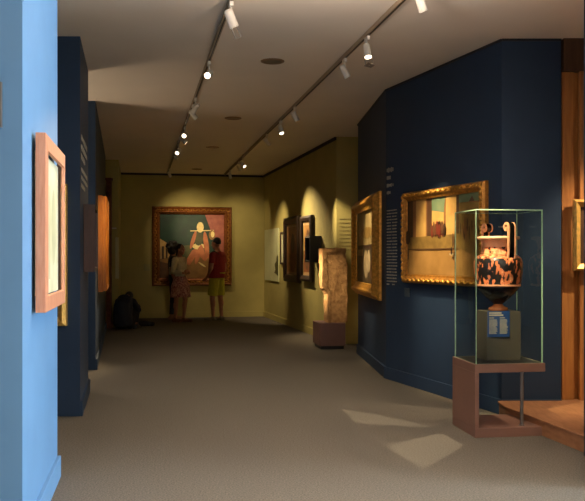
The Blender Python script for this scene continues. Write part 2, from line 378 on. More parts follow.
# ---- tall gold frame on the blue wall
skyp = pm('dusty_sky', (168, 148, 96), (140, 120, 76), 5); dk = pm('dusk', (86, 72, 48), (62, 52, 36), 7); wht = pm('chalk', (200, 180, 140), (170, 150, 110), 9)
WA = (A1, AB)
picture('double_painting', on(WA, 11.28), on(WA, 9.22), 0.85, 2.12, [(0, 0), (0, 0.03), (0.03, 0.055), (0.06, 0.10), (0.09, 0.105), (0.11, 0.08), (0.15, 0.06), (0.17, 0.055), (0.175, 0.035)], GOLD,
        [(skyp, full), (dk, R(0, 0, 1, .5)), (darkb, R(0, .48, 1, .53)), (wht, ell(.45, .26, .12, .2)), (wht, ell(.6, .3, .08, .16)), (umber, ell(.8, .2, .14, .18)), (ochre, ell(.5, .7, .3, .08)), (skyp, R(.0, .38, .3, .47))],
        'deep gilt frame holding two stacked scenes, left of the white wall text')
# ---- carved gold frame with a street scene
WB = (AB, B1)
tan = pm('tan_ground', (176, 134, 74), (158, 118, 60), 5); brick = pm('brick_wall', (150, 104, 60), (128, 86, 50), 8); shade = pm('shade', (92, 62, 40), (76, 52, 34), 8)
teal = pm('teal_sky', (98, 122, 92), (124, 136, 100), 6); lightt = pm('light_wall', (206, 166, 92), (190, 146, 80), 8); crowd1 = pm('crowd_red', (120, 46, 30), (92, 36, 26), 12)
street = [(tan, full), (brick, R(0, .34, 1, 1)), (shade, R(0, .5, .07, 1)), (lightt, R(.12, .5, .27, 1)), (shade, R(.29, .5, .36, 1)), (lightt, R(.36, .55, .53, .84)), (teal, [(.36, .84), (.53, .8), (.55, 1), (.36, 1)]),
          (lightt, R(.56, .46, .70, 1)), (shade, R(.70, .46, .735, 1)), (ochre, [(.735, .5), (1, .42), (1, .88), (.735, .9)]), (teal, R(.735, .9, 1, 1)), (shade, [(.86, .9), (.90, .97), (.93, .9)]),
          (ochre, [(0, .34), (.76, .34), (1, .2), (1, .42), (.76, .52), (0, .5)]), (umber, R(0, .33, .72, .345)), (tan, R(0, 0, 1, .2))]
rr = random.Random(3)
for i in range(16):
    x = .3+.26*rr.random(); y = .5+.05*rr.random(); street.append(((crowd1, darkb, umber)[i % 3], ell(x, y+.06, .012+.008*rr.random(), .07+.03*rr.random())))
for i in range(9):
    x = .76+.2*rr.random(); y = .42+.1*rr.random(); street.append(((umber, shade, brick)[i % 3], ell(x, y+.10, .010, .07+.03*rr.random())))
street += [(darkb, ell(.02, .5, .04, .1)), (wht, ell(.66, .27, .03, .02)), (darkb, ell(.66, .31, .012, .05)), (umber, ell(.68, .44, .012, .09))]
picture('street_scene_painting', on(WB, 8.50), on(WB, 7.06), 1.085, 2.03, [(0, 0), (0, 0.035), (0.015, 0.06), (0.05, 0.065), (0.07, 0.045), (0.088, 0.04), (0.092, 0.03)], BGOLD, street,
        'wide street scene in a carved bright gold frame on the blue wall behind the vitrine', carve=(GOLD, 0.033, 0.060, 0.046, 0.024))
# ---- gold frame at the right border, on the timber boards
picture('cropped_painting', (2.40, 6.87), (2.95, 6.87), 1.235, 1.845, [(0, 0), (0, 0.04), (0.02, 0.06), (0.06, 0.03), (0.065, 0.02)], PALEGOLD, [(shade, full), (teal, R(.2, .3, .8, .8))],
        'small pale gilt frame hanging on the timber boards at the right')

# ------------------------------------------------------------------ wall lettering (too small to read: rows of word-length strokes)
FAINT = mat('faint_lettering', (146, 134, 84), 0.7, var=0.02)
def lettering(name, p, q, blocks, label, ink=None):
    """blocks: (x0, x1, ztop, rows, pitch, height)"""
    rz, W = wall_frame(p, q); r = random.Random(len(label))
    root = empty('wall_text', (p[0], p[1], 0), rz); tag(root, label, 'wall text')
    for x0, x1, zt, rows, pitch, h in blocks:
        for k in range(rows):
            b = MB(); x = x0; z = zt - k*pitch; end = x1 - (x1-x0)*(0.12*r.random() if k < rows-1 else 0.45)
            while x < end:
                n = r.randint(2, 7); cw = h*0.62
                for i in range(n):
                    if x + cw > end+0.02: break
                    b.box((x+cw*0.4, -0.002, z), (cw*0.62, 0.004, h*(1.0 if r.random() < 0.35 else 0.7))); x += cw
                x += cw*0.7
            b.build('text_line', ink or TEXTC, root)
lettering('wall_text', on(P1, 6.9), on(P1, 8.0), [(0.05, 1.0, 2.40, 3, 0.085, 0.05), (0.05, 1.0, 2.12, 3, 0.07, 0.035)],
          'white lettering in two blocks high on the side of the dark left panel')
lettering('wall_text', on(WB, 8.93), on(WB, 8.50), [(0.0, 0.19, 2.32, 2, 0.085, 0.055), (0.0, 0.17, 2.15, 2, 0.08, 0.04), (0.0, 0.115, 1.87, 25, 0.034, 0.015), (0.135, 0.24, 1.87, 25, 0.034, 0.015)],
          'white heading above two narrow columns of text between the two gold frames')
lettering('wall_text', (0.75, 12.48), (1.4, 12.48), [(-0.02, 0.30, 1.95, 9, 0.06, 0.02)], 'faint lines of text on the wall above the stone stele', FAINT)
o = MB(); o.box((0.06, -0.006, 0.05), (0.13, 0.012, 0.15)); q = on_far(144)
o = o.build('caption_card', pm('card', (170, 165, 110), (160, 155, 104), 4), loc=(q[0], q[1], 1.08), rz=wall_frame(*FAR)[0]); tag(o, 'small pale caption card left of the large painting on the far wall', 'label')
o = MB(); q = on(WB, 8.52); o.box((0.05, -0.006, 0.05), (0.1, 0.012, 0.09))
o = o.build('caption_card', pm('greycard', (70, 80, 88), (62, 72, 80), 4), loc=(q[0], q[1], 0.93), rz=wall_frame(*WB)[0]); tag(o, 'small grey caption card below left corner of the carved gold frame', 'label')
# little things on the far left partition
b = MB(); b.box((0.03, -0.025, 0.4), (0.06, 0.05, 0.79))
o = b.build('wall_label', cardm, loc=(P3[0][0]-0.05, P3[0][1]+0.0, 0.94)); tag(o, 'thin upright pale strip on the edge of the far left partition', 'panel')
b = MB(); b.cyl((0, -0.03, 0), (0.12, -0.03, 0), 0.012); b.box((0.0, -0.015, 0), (0.03, 0.03, 0.04))
o = b.build('picture_lamp', METALW, loc=(-3.50, 15.38, 1.91)); tag(o, 'tiny white rod fixed high on the far left partition above the pale strip', 'lamp')
b = MB()
b.box((0, 0, 1.42), (0.09, 0.09, 2.84)); b.box((0, 0, 0.06), (0.13, 0.13, 0.12)); b.box((0, 0, 2.84), (0.12, 0.12, 0.05))
for k in range(22): b.ball((0.0, -0.045, 0.25+k*0.12), (0.03, 0.014, 0.04), seg=8)
o = b.build('carved_post', mat('carved_post_wood', (120, 66, 34), 0.5, scale=14, rgb2=(86, 44, 24), bump=0.4), loc=(-3.50, 15.26, 0)); tag(o, 'slim reddish carved wooden post standing before the far left partition', 'post')
b = MB(); b.box((0.0, 0.0, 0.06), (0.16, 0.02, 0.2), mi=0); b.box((0.0, -0.012, 0.06), (0.14, 0.006, 0.18), mi=1)
o = b.build('wall_sign', [METALG, METALW], loc=(-1.372, 3.55, 1.97), rz=wall_frame((-2.5, 3.45), NL[0])[0]); tag(o, 'white sign cut off by the left border, on the end of the near blue wall', 'sign')

# ------------------------------------------------------------------ stele and its plinth
pb = Matrix.Rotation(math.radians(14), 4, 'Z')
root = empty('display_plinth', (0.416, 11.72, 0), math.radians(9)); tag(root, 'low brown plinth under the stone stele', 'plinth')
b = MB(); b.prism([(0.0, 0.0), (0.37, 0.0), (0.37, 0.55), (-0.02, 0.55), (-0.02, 0.02)], 0.05, 0.385); b.build('body', TERRA, root, bevel=0.006)
b = MB(); b.box((0.18, 0.285, 0.025), (0.34, 0.51, 0.05)); b.build('recessed_foot', BLACK, root)
b = MB(); bm = b.bm
vs = b.box((0, 0, 0.55), (0.36, 0.30, 1.10))
bmesh.ops.subdivide_edges(bm, edges=bm.edges[:], cuts=23, use_grid_fill=True)
from mathutils import noise
for v in bm.verts:
    x, y, z = v.co; t = z/1.1
    if x < 0 and t < 0.47: v.co.x += min(0.075, (0.47-t)*0.9)*(-x/0.18)    # broken lower left edge
    if t > 0.93: v.co.y -= 0.012; 
    if 0.80 < t < 0.93 and x > -0.12 and y < -0.1: v.co.y += 0.02           # sunk band under the head
    if x > -0.10 and y < -0.1 and t <= 0.80: v.co.y += 0.012
    if x > 0.1 and t > 0.9: v.co.x -= 0.03*(t-0.9)*10*noise.noise(Vector((x*9, y*9, z*9)))+0.008
    if x > 0.13 and t < 0.8: v.co.x += 0.014
    n = noise.noise_vector(v.co*7.0)*0.014 + noise.noise_vector(v.co*26)*0.006
    if t < 0.02: n.z = 0
    v.co += n
    if t < 0.02: v.co.z = 0
o = b.build('stone_stele', STONE, smooth=False, loc=(0.600, 11.98, 0.386), rz=math.radians(9)); tag(o, 'weathered ochre stone stele standing on the low brown plinth', 'sculpture')

# ------------------------------------------------------------------ vitrine
VR = math.radians(8)
root = empty('display_case', (1.364, 5.98, 0), VR); tag(root, 'glass display case on an open brown stand, holding the vase', 'display case')
W_, D_ = 0.556, 0.5
b = MB(); b.box((W_/2, D_/2, 0.518), (W_, D_, 0.065)); b.build('top_slab', PLINTH, root, bevel=0.003)
b = MB(); b.box((0.016, D_/2, 0.278), (0.032, D_, 0.415)); b.build('side_panel', PLINTH, root, bevel=0.002)
b = MB(); b.box((W_/2, D_/2, 0.551), (W_-0.05, D_-0.05, 0.001)); b.build('inset_panel', BLACK, root)
b = MB(); b.box((W_/2, D_/2, 0.035), (W_, D_, 0.07)); b.build('bottom_slab', PLINTH, root, bevel=0.003)
b = MB(); b.cyl((0.40, 0.07, 0.07), (0.40, 0.07, 0.486), 0.013, seg=20); b.cyl((0.40, 0.07, 0.07), (0.40, 0.07, 0.078), 0.022); b.build('post', METALG, root, smooth=False)
zt0, zt1 = 0.551, 1.705; T = 0.008
def pane(c, s, ax):
    b = MB(); b.box(c, s); b.bm.normal_update()
    for f in b.bm.faces:
        f.material_index = 0 if abs(f.normal[ax]) > 0.5 else 1
    b.build('glass_pane', [GLASS, EDGE], root)
i = 0.014; zc = (zt0+zt1)/2; zh = zt1-zt0
pane((W_/2, i+T/2, zc), (W_-2*i, T, zh), 1); pane((W_/2, D_-i-T/2, zc), (W_-2*i, T, zh), 1)
pane((i+T/2, D_/2, zc), (T, D_-2*i-2*T-.002, zh), 0); pane((W_-i-T/2, D_/2, zc), (T, D_-2*i-2*T-.002, zh), 0)
pane((W_/2, D_/2, zt1+T/2+.0005), (W_-2*i, D_-2*i, T), 2)
for (x, z) in ((0.40, 1.60), (W_-0.05, 1.60), (W_-0.05, 0.66), (0.40, 0.66)):
    b = MB(); b.box((x, D_-i-T-0.008, z), (0.04, 0.012, 0.012)); b.cyl((x+.02, D_-i-T-0.012, z), (x+.02, D_-i-T-0.024, z), 0.008, seg=10); b.build('clip', METALG, root)
# inner block, card, vase
vm = Matrix.Translation((1.364, 5.98, 0)) @ Matrix.Rotation(VR, 4, 'Z')
o = MB(); o.box((0.14, 0.11, 0.19), (0.28, 0.22, 0.38)); o = o.build('pedestal_block', PEDEST, bevel=0.003, loc=vm @ Vector((0.165, 0.19, 0.5518)), rz=VR); tag(o, 'grey green block inside the glass case, under the vase', 'pedestal')
root = empty('information_card', vm @ Vector((0.172, 0.1895, 0.735)), VR); tag(root, 'blue card of white text on the front of the block in the glass case', 'label')
b = MB(); b.box((0.09, -0.003, 0.10), (0.178, 0.005, 0.20)); b.build('card', LABELB, root)
b = MB(); r_ = random.Random(5)
for zz, x1, h in ((0.185, 0.10, 0.012), (0.168, 0.115, 0.012)): b.box((0.012+x1/2, -0.0062, zz), (x1, 0.0012, h))
for c0 in (0.012, 0.098):
    b.box((c0+0.02, -0.0062, 0.147), (0.04, 0.0012, 0.006))
    for k in range(13):
        ln = 0.068*(0.8+0.2*r_.random()); b.box((c0+ln/2, -0.0062, 0.132-k*0.0088), (ln, 0.0012, 0.0048))
b.build('lettering', TEXTC, root)
# the vase: volute krater
def vase_mat(name, thr, sc, st):
    m = bpy.data.materials.new(name); m.use_nodes = True; nt = m.node_tree; n = nt.nodes; L = nt.links; bs = n['Principled BSDF']
    bs.inputs['Roughness'].default_value = 0.28
    tc = n.new('ShaderNodeTexCoord'); mp = n.new('ShaderNodeMapping'); mp.inputs['Scale'].default_value = st; L.new(tc.outputs['Object'], mp.inputs[0])
    nz = n.new('ShaderNodeTexNoise'); nz.inputs['Scale'].default_value = sc; nz.inputs['Detail'].default_value = 3; L.new(mp.outputs[0], nz.inputs['Vector'])
    r = n.new('ShaderNodeValToRGB'); e = r.color_ramp.elements; r.color_ramp.interpolation = 'CONSTANT'
    e[0].position = 0; e[0].color = (0.012, 0.010, 0.010, 1); e[1].position = thr; e[1].color = (*lin((206, 116, 72)), 1)
    x = e.new(min(0.95, thr+0.12)); x.color = (*lin((228, 160, 116)), 1)
    L.new(nz.outputs[0], r.inputs[0]); L.new(r.outputs[0], bs.inputs['Base Color']); return m
VFIG = vase_mat('red_figure_band', 0.53, 7.0, (4.6, 4.6, 2.0)); VPAT = vase_mat('patterned_band', 0.44, 30.0, (1, 1, 1))
VCLAY = mat('pale_clay', (222, 158, 118), 0.4, var=0.1, scale=20); VBLK = mat('black_glaze', (20, 16, 14), 0.22, var=0.1)
vc = vm @ Vector((0.305, 0.30, 0.9325))
root = empty('painted_vase', vc, math.radians(-69)); tag(root, 'tall red-figure vase with scrolled handles on the block in the glass case', 'vase')
b = MB(); b.lathe([(0.072, 0), (0.076, 0.008), (0.074, 0.022), (0.052, 0.032), (0.036, 0.045), (0.034, 0.055)], mi=[0]*5); b.build('foot', mat('glazed_foot', (190, 110, 60), 0.2, var=0.15), root)
b = MB(); b.lathe([(0.034, 0.05), (0.060, 0.072), (0.105, 0.11), (0.145, 0.155), (0.163, 0.185), (0.165, 0.195)], closed=True); b.build('lower_body', VBLK, root)
b = MB()
pr = [(0.163, 0.190), (0.172, 0.194), (0.173, 0.204), (0.171, 0.208), (0.180, 0.25), (0.186, 0.30), (0.189, 0.35), (0.187, 0.385), (0.178, 0.41), (0.155, 0.432), (0.135, 0.442)]
b.lathe(pr, 56, mi=[0, 0, 0, 1, 1, 1, 1, 1, 2, 2]); b.build('figured_body', [VCLAY, VFIG, VPAT], root)
b = MB(); b.lathe([(0.128, 0.44), (0.122, 0.452), (0.118, 0.475), (0.118, 0.50), (0.124, 0.53), (0.130, 0.548), (0.146, 0.560)], 48, mi=[1, 1, 1, 0, 0, 0]); b.build('neck', [VCLAY, VPAT], root)
b = MB(); b.lathe([(0.146, 0.556), (0.164, 0.560), (0.168, 0.570), (0.164, 0.582), (0.15, 0.584), (0.135, 0.575), (0.11, 0.50), (0.05, 0.47)], 48); b.build('rim', mat('rim_clay', (214, 168, 132), 0.4, var=0.08, scale=12), root)
for sg in (1, -1):
    path = [(0.165*sg, 0.415), (0.172*sg, 0.45), (0.174*sg, 0.52), (0.174*sg, 0.63)]
    for k in range(14):   # the scroll
        a_ = k*0.5; rr_ = 0.030*(1-k/19.0); path.append(((0.174-0.030+rr_*math.cos(a_))*sg, 0.65+rr_*math.sin(a_)*1.3))
    def strap(hw, hw0, th, m, nm, par):
        b = MB(); rings = []
        for i_, (x, z) in enumerate(path):
            x0, z0_ = path[max(0, i_-1)]; x1, z1_ = path[min(len(path)-1, i_+1)]; d = Vector((x1-x0, z1_-z0_)).normalized(); nx, nz_ = -d.y*th, d.x*th
            for (lo, hi) in ((hw0, hw),):
                rings.append([b.bm.verts.new(p_) for p_ in ((x+nx, lo, z+nz_), (x+nx, hi, z+nz_), (x-nx, hi, z-nz_), (x-nx, lo, z-nz_))])
        for a, c in zip(rings, rings[1:]):
            for k in range(4): b.bm.faces.new((a[k], a[(k+1) % 4], c[(k+1) % 4], c[k]))
        b.bm.faces.new(rings[0][::-1]); b.bm.faces.new(rings[-1])
        return b.build(nm, m, par)
    h_ = strap(0.024, -0.024, 0.006, VBLK, 'handle', root)
    strap(0.034, 0.023, 0.009, VCLAY, 'handle_edge', h_); strap(-0.023, -0.034, 0.009, VCLAY, 'handle_edge', h_)

# ------------------------------------------------------------------ ceiling: tracks, spotlights, recessed downlights
TL = (0.6825, -0.195); TR = (1.8925, -0.19)
def tpos(tr, Y): return Vector((tr[0]+tr[1]*Y, Y, 0))
RAILM = mat('rail_grey', (164, 146, 120), 0.5, var=0.03)
for tr, y1, lab in ((TL, 17.6, 'long grey lighting track on the ceiling, left of the two'), (TR, 17.9, 'long grey lighting track on the ceiling, right of the two')):
    p, q = tpos(tr, 2.2), tpos(tr, y1); rz, Ln = wall_frame(p.xy, q.xy)
    root = empty('lighting_track', (p.x, p.y, CEIL), rz); tag(root, lab, 'lighting track')
    b = MB(); b.box((Ln/2, 0, -0.0175), (Ln, 0.030, 0.035)); b.build('rail', RAILM, root)
    b = MB(); b.box((Ln/2, 0, -0.0365), (Ln, 0.010, 0.003)); b.build('slot', BLACK, root)
    b = MB(); b.box((Ln+0.008, 0, -0.018), (0.016, 0.036, 0.038)); b.build('end_cap', RAILM, root)
ZT = CEIL-0.038
def spotlight(tr, Y, target, energy, size, label, blend=1.0, lit=False, color=WARM, frame=None, hr=0.031, hl=0.115, radius=0.03):
    p = tpos(tr, Y); p.z = ZT; target = Vector(target)
    root = empty('track_spotlight', p); tag(root, label, 'spotlight', 'white spotlights on the ceiling tracks')
    ta = math.atan(tr[1]); M = Matrix.Rotation(-ta, 4, 'Z')
    b = MB(); b.box((0, 0, -0.018), (0.026, 0.09, 0.036), M); b.build('adapter', METALW, root, bevel=0.003)
    piv = Vector((0, 0, -0.115)); d = (target - (p+piv)).normalized()
    b = MB(); b.cyl((0, 0, -0.036), (0, 0, -0.115), 0.008, seg=10); b.build('stem', METALW, root)
    b = MB(); s0 = piv - d*hl*0.45; s1 = piv + d*hl*0.55
    rec = 0.006 if lit else 0.036
    b.cyl(s0, s1, hr*0.92, hr, seg=24, caps=False); b.cyl(s0, s1-d*rec, hr*0.84, hr*0.9, seg=24); b.cyl(s0-d*0.012, s0, hr*0.6, hr*0.92, seg=24)
    b.build('lamp_head', METALW, root, smooth=False)
    b = MB(); b.cyl(s1-d*(rec-0.001), s1-d*(rec-0.004), hr*0.86, hr*0.86, seg=24); b.build('lens', LAMPON, root)
    L = bpy.data.lights.new('spot', 'SPOT'); L.energy = energy; L.color = color; L.spot_size = math.radians(size); L.spot_blend = blend
    L.shadow_soft_size = radius
    lp = s1 + d*0.03
    lo = bpy.data.objects.new('spot', L); COL.objects.link(lo); lo.parent = root; lo.location = lp
    lo.rotation_euler = d.to_track_quat('-Z', 'Y').to_euler()
    if frame:   # framing shutter: a plate with a four-cornered opening in front of the beam
        L.shadow_soft_size = 0.0; L.spot_blend = 0.1; L.color = (1.0, 0.84, 0.58); dist = 0.045; wl = p + lp
        lo.location = lp
        q = [(Vector(c)-wl) for c in frame]; hole = [lp + v*(dist/v.dot(d)) for v in q]
        cen = lp + d*dist
        b = MB(); hv = [b.bm.verts.new(h) for h in hole]; ov = [b.bm.verts.new(cen + (h-cen).normalized()*0.046) for h in hole]
        hv2 = [b.bm.verts.new(h+d*0.002) for h in hole]; ov2 = [b.bm.verts.new(v.co+d*0.002) for v in ov]
        for k in range(4):
            j = (k+1) % 4
            b.bm.faces.new((hv[k], hv[j], ov[j], ov[k])); b.bm.faces.new((hv2[j], hv2[k], ov2[k], ov2[j])); b.bm.faces.new((hv[j], hv[k], hv2[k], hv2[j])); b.bm.faces.new((ov[k], ov[j], ov2[j], ov2[k]))
        b.build('framing_shutter', METALG, root)
        perp = d.cross(Vector((0, 0, 1))).normalized()
        for s_ in (-1, 1):
            b = MB(); b.box(piv + d*(hl*0.55+0.035) + perp*s_*0.034, (0.005, 0.005, 0.08), d.to_track_quat('Z', 'Y').to_matrix().to_4x4()); b.build('shutter_arm', METALG, root)
    return root
def fl(px, py): Y = 1080/(py-257.5); return ((px-292.5)*Y/F, Y, 0.0)
K = 1.0
Q1 = [fl(385, 446), fl(441, 432), fl(465, 445), fl(422, 471)]
Q2 = [fl(341, 409), fl(388, 416), fl(436, 428), fl(354, 423)]
mid = lambda q: tuple(sum(c[i] for c in q)/4 for i in range(3))
SPOTS = [
 (TL, 5.78, mid(Q2), 300, 56, 'nearest spotlight on the left track, white boxy head tilted right', dict(frame=Q2, hr=0.036, hl=0.12)),
 (TL, 7.53, (-1.33, 4.35, 1.5), 260, 22, 'second spotlight from the front on the left track, lens glowing', dict(lit=True)),
 (TL, 9.66, (0.52, 11.9, 1.0), 420, 17, 'third spotlight from the front on the left track, lens turned away', {}),
 (TL, 11.26, (-1.93, 7.5, 1.5), 60, 20, 'fourth spotlight from the front on the left track, shining', dict(lit=True)),
 (TL, 11.75, (0.47, 12.0, 1.05), 1700, 14, 'fifth spotlight from the front on the left track, small unlit looking head', {}),
 (TL, 13.0, (-2.50, 11.0, 1.5), 900, 28, 'sixth spotlight from the front on the left track, brightest glowing lens', dict(lit=True)),
 (TL, 13.8, (-2.10, 18.1, 1.95), 420, 19, 'seventh spotlight from the front on the left track, just past the brightest lens', {}),
 (TL, 16.6, (-2.15, 18.1, 1.75), 62, 80, 'last spotlight on the left track, against the far wall', {}),
 (TL, 9.25, (-2.60, 10.8, 1.5), 200, 26, 'small spotlight on the left track, just before the third head', {}),
 (TR, 5.41, (1.62, 6.22, 1.25), 650, 22, 'nearest spotlight on the right track, cut by the top border', {}),
 (TR, 6.68, mid(Q1), 300, 56, 'second spotlight from the front on the right track, lens glowing', dict(frame=Q1, lit=True)),
 (TR, 7.42, (1.38, 7.8, 1.45), 420, 36, 'third spotlight from the front on the right track, white head tilted right', {}),
 (TR, 9.8, (0.98, 10.1, 1.45), 330, 36, 'fourth spotlight from the front on the right track, lens turned to the wall', {}),
 (TR, 10.8, (0.55, 9.6, 0.4), 60, 40, 'fifth spotlight from the front on the right track, lens glowing', dict(lit=True)),
 (TR, 11.97, (0.75, 12.48, 1.9), 300, 22, 'sixth spotlight from the front on the right track, small dim head', {}),
 (TR, 14.8, (0.35, 13.9, 1.5), 420, 60, 'seventh spotlight from the front on the right track, lens glowing', dict(lit=True)),
 (TR, 15.4, (-0.25, 16.7, 1.3), 210, 60, 'eighth spotlight from the front on the right track, right behind the last glowing one', {}),
 (TR, 16.9, (-1.1, 18.2, 1.75), 42, 80, 'last spotlight on the right track, against the far wall', {}),
]
for tr, Y, tg, e, sz, lab, kw in SPOTS: spotlight(tr, Y, tg, e*K, sz, lab, **kw)
DOWN = [200, 110, 25, 0]
def downlight(loc, energy, color=(1.0, 0.84, 0.62)):
    L = bpy.data.lights.new('downlight', 'SPOT'); L.energy = energy; L.color = color; L.spot_size = math.radians(95); L.spot_blend = 0.9; L.shadow_soft_size = 0.08
    o = bpy.data.objects.new('downlight', L); COL.objects.link(o); o.location = (loc[0], loc[1], CEIL-0.02)
for xx, yy, ee in ((0.25, 5.2, 85), (0.7, 2.9, 150), (-0.3, 2.6, 120), (-2.9, 8.8, 90)): downlight((xx, yy), ee, (1.0, 0.86, 0.70))   # unseen ones; those near the camera added so the floor brightens the ceiling
for k, (px, py, lab) in enumerate(((272.5, 61, 'nearest recessed round downlight in the ceiling'), (233, 118, 'second nearest recessed round downlight in the ceiling'),
                                   (212.5, 147, 'third nearest recessed round downlight in the ceiling'), (197, 169, 'farthest recessed round downlight, close to the far wall'))):
    Y = 1504/(257.5-py); root = empty('recessed_downlight', ((px-292.5)*Y/F, Y, CEIL)); tag(root, lab, 'ceiling light', 'recessed ceiling downlights')
    b = MB(); b.lathe([(0.085, -0.001), (0.088, -0.012), (0.112, -0.008), (0.114, -0.001)], 32, closed=False); b.build('ring', mat('dull_ring', (150, 122, 92), 0.4, 0.3, var=0.03), root, smooth=True)
    downlight(root.location, DOWN[k])
    b = MB(); b.cyl((0, 0, -0.005), (0, 0, -0.0015), 0.085, seg=32); b.build('opening', mat('lamp_recess', (120, 104, 84), 0.4, var=0.03), root)
# side room lamp above the step
l = bpy.data.lights.new('side_room_lamp', 'SPOT'); l.energy = 330; l.color = (1.0, 0.76, 0.48); l.spot_size = math.radians(56); l.spot_blend = 0.6; l.shadow_soft_size = 0.04
lo = bpy.data.objects.new('side_room_lamp', l); COL.objects.link(lo); lo.location = (3.35, 5.95, 3.1)
lo.rotation_euler = (Vector((2.75, 6.9, 0.9))-lo.location).to_track_quat('-Z', 'Y').to_euler()

# ------------------------------------------------------------------ people
V = Vector
SKIN = mat('skin', (170, 112, 84), 0.55, var=0.05); HAIR = mat('dark_hair', (26, 20, 18), 0.6, var=0.2, scale=40, bump=0.4)
def person(name, loc, face, J, cloth, skin, hair, label):
    """J: joints in local axes (x forward, y left, z up)"""
    root = empty(name, loc, face); tag(root, label, 'person')
    b = MB(); lat = V((0, 1, 0)); sc = J.get('sc', 1.0)
    sp = [V(p) for p in J['spine']]                       # pelvis base, waist, chest, shoulders line, neck base
    b.loft(sp, [w_*sc for w_ in J.get('tw', (.155, .135, .155, .165, .06))], [d_*sc for d_ in J.get('td', (.10, .095, .11, .085, .055))], lat)
    hd = V(J['head']); up = (hd - sp[-1]).normalized(); fw = V(J['look']).normalized()
    b.cap(sp[-1]-up*0.03, hd - up*0.04, 0.056*sc, 0.054*sc)
    Mh = Matrix.Identity(3)
    upn = (up - fw*up.dot(fw)).normalized(); sd = upn.cross(fw)
    Mh = Matrix((fw, sd, upn)).transposed().to_4x4()
    hp = lambda x, y, z: hd + Mh.to_3x3() @ V((x, y, z))*sc
    b.ball(hp(-0.01, 0, 0.03), (0.095*sc, 0.074*sc, 0.105*sc), Mh, 20); b.ball(hp(0.03, 0, -0.045), (0.06*sc, 0.056*sc, 0.07*sc), Mh, 16)
    b.ball(hp(0.055, 0, -0.095), (0.024*sc, 0.028*sc, 0.018*sc), Mh, 12)
    b.cap(hp(0.082, 0, 0.02), hp(0.104, 0, -0.02), 0.010*sc, 0.015*sc); b.ball(hp(0.083, 0, -0.058), (0.012*sc, 0.026*sc, 0.011*sc), Mh)
    for s_ in (1, -1):
        b.ball(hp(-0.005, 0.076*s_, -0.005), (0.022*sc, 0.010*sc, 0.034*sc), Mh)
        b.ball(hp(0.077, 0.033*s_, 0.018), (0.012*sc, 0.017*sc, 0.010*sc), Mh); b.ball(hp(0.08, 0.033*s_, 0.038), (0.012*sc, 0.022*sc, 0.006*sc), Mh)
    for side, s_ in (('L', 1), ('R', -1)):
        sh, el, wr, hn = (V(p) for p in J['arm'+side])
        b.cap(sp[3]+V((0, 0.06*s_, -0.03)), sh, 0.062*sc, 0.054*sc); b.cap(sh, el, 0.050*sc, 0.040*sc); b.cap(el, wr, 0.040*sc, 0.026*sc)
        d = (hn - wr).normalized(); pl = V((0, 1, 0)) if abs(d.y) < .7 else V((1, 0, 0)); pl = (pl - d*pl.dot(d)).normalized(); ac = d.cross(pl)
        Mp = Matrix((ac, pl, d)).transposed().to_4x4()
        b.ball(wr + d*0.05, (0.040*sc, 0.018*sc, 0.055*sc), Mp)
        for k, (o_, ln) in enumerate(((-0.029, 0.062), (-0.010, 0.074), (0.010, 0.070), (0.029, 0.054))):
            r0 = wr + d*0.09 + ac*o_; r1 = r0 + d*ln*0.55; r2 = r1 + d*ln*0.4 - pl*s_*ln*0.3; b.cap(r0 - d*0.02, r1, 0.0095, 0.009); b.cap(r1, r2, 0.009, 0.0075)
        r0 = wr + d*0.03 - ac*0.032; r1 = r0 + d*0.03 - ac*0.022; b.cap(r0, r1, 0.012, 0.0105); b.cap(r1, r1 + d*0.028 - ac*0.002, 0.0105, 0.0085)
        hp_, kn, an, toe = (V(p) for p in J['leg'+side])
        b.cap(hp_, kn, 0.082*sc, 0.056*sc); b.cap(kn, an, 0.056*sc, 0.034*sc)
        m_ = kn.lerp(an, 0.33); back = V((-1, 0, 0)) if abs((an-kn).normalized().x) < .6 else V((0, 0, -1)); b.ball(m_+back*0.018, (0.05*sc, 0.05*sc, 0.10*sc))
        b.cap(an + V((0, 0, -0.02)), an + V((-0.03, 0, -0.045)), 0.036*sc, 0.032*sc); b.cap(an+V((0, 0, -.035)), toe, 0.034*sc, 0.024*sc)
    body = b.build('body', skin, root, remesh=0.0068)
    for nm, m, fn in cloth:
        b = MB(); fn(b, J, sp, lat, hp, sc, Mh); b.build(nm, m, root, remesh=0.0075)
    b = MB(); hair_fn = J['hair']; hair_fn(b, hp, sc, Mh, hd); b.build('hair', hair, root, remesh=0.0075)
    return root
def shirt(lo=0, extra=0.022, sleeve=0.55, fat=1.0):
    def f(b, J, sp, lat, hp, sc, Mh):
        tw = J.get('tw', (.155, .135, .155, .165, .06)); td = J.get('td', (.10, .095, .11, .085, .055))
        top = sp[3].lerp(sp[4], 0.72)
        P = list(sp[:4]) + [top]
        if lo: P[0] = sp[0].lerp(sp[1], lo)
        b.loft(P, [w_*sc*fat+extra for w_ in tw[:4]]+[0.075*sc], [d_*sc*fat+extra for d_ in td[:4]]+[0.068*sc], lat)
        for side, s_ in (('L', 1), ('R', -1)):
            sh, el, wr, hn = (V(p) for p in J['arm'+side])
            b.cap(sp[3]+V((0, 0.06*s_, -0.02)), sh, 0.075*sc, 0.068*sc)
            if sleeve <= 1: b.cyl(sh, sh.lerp(el, sleeve), 0.068*sc, 0.064*sc)
            else: b.cap(sh, el, 0.066*sc, 0.055*sc); b.cyl(el, el.lerp(wr, sleeve-1), 0.055*sc, 0.042*sc)
    return f
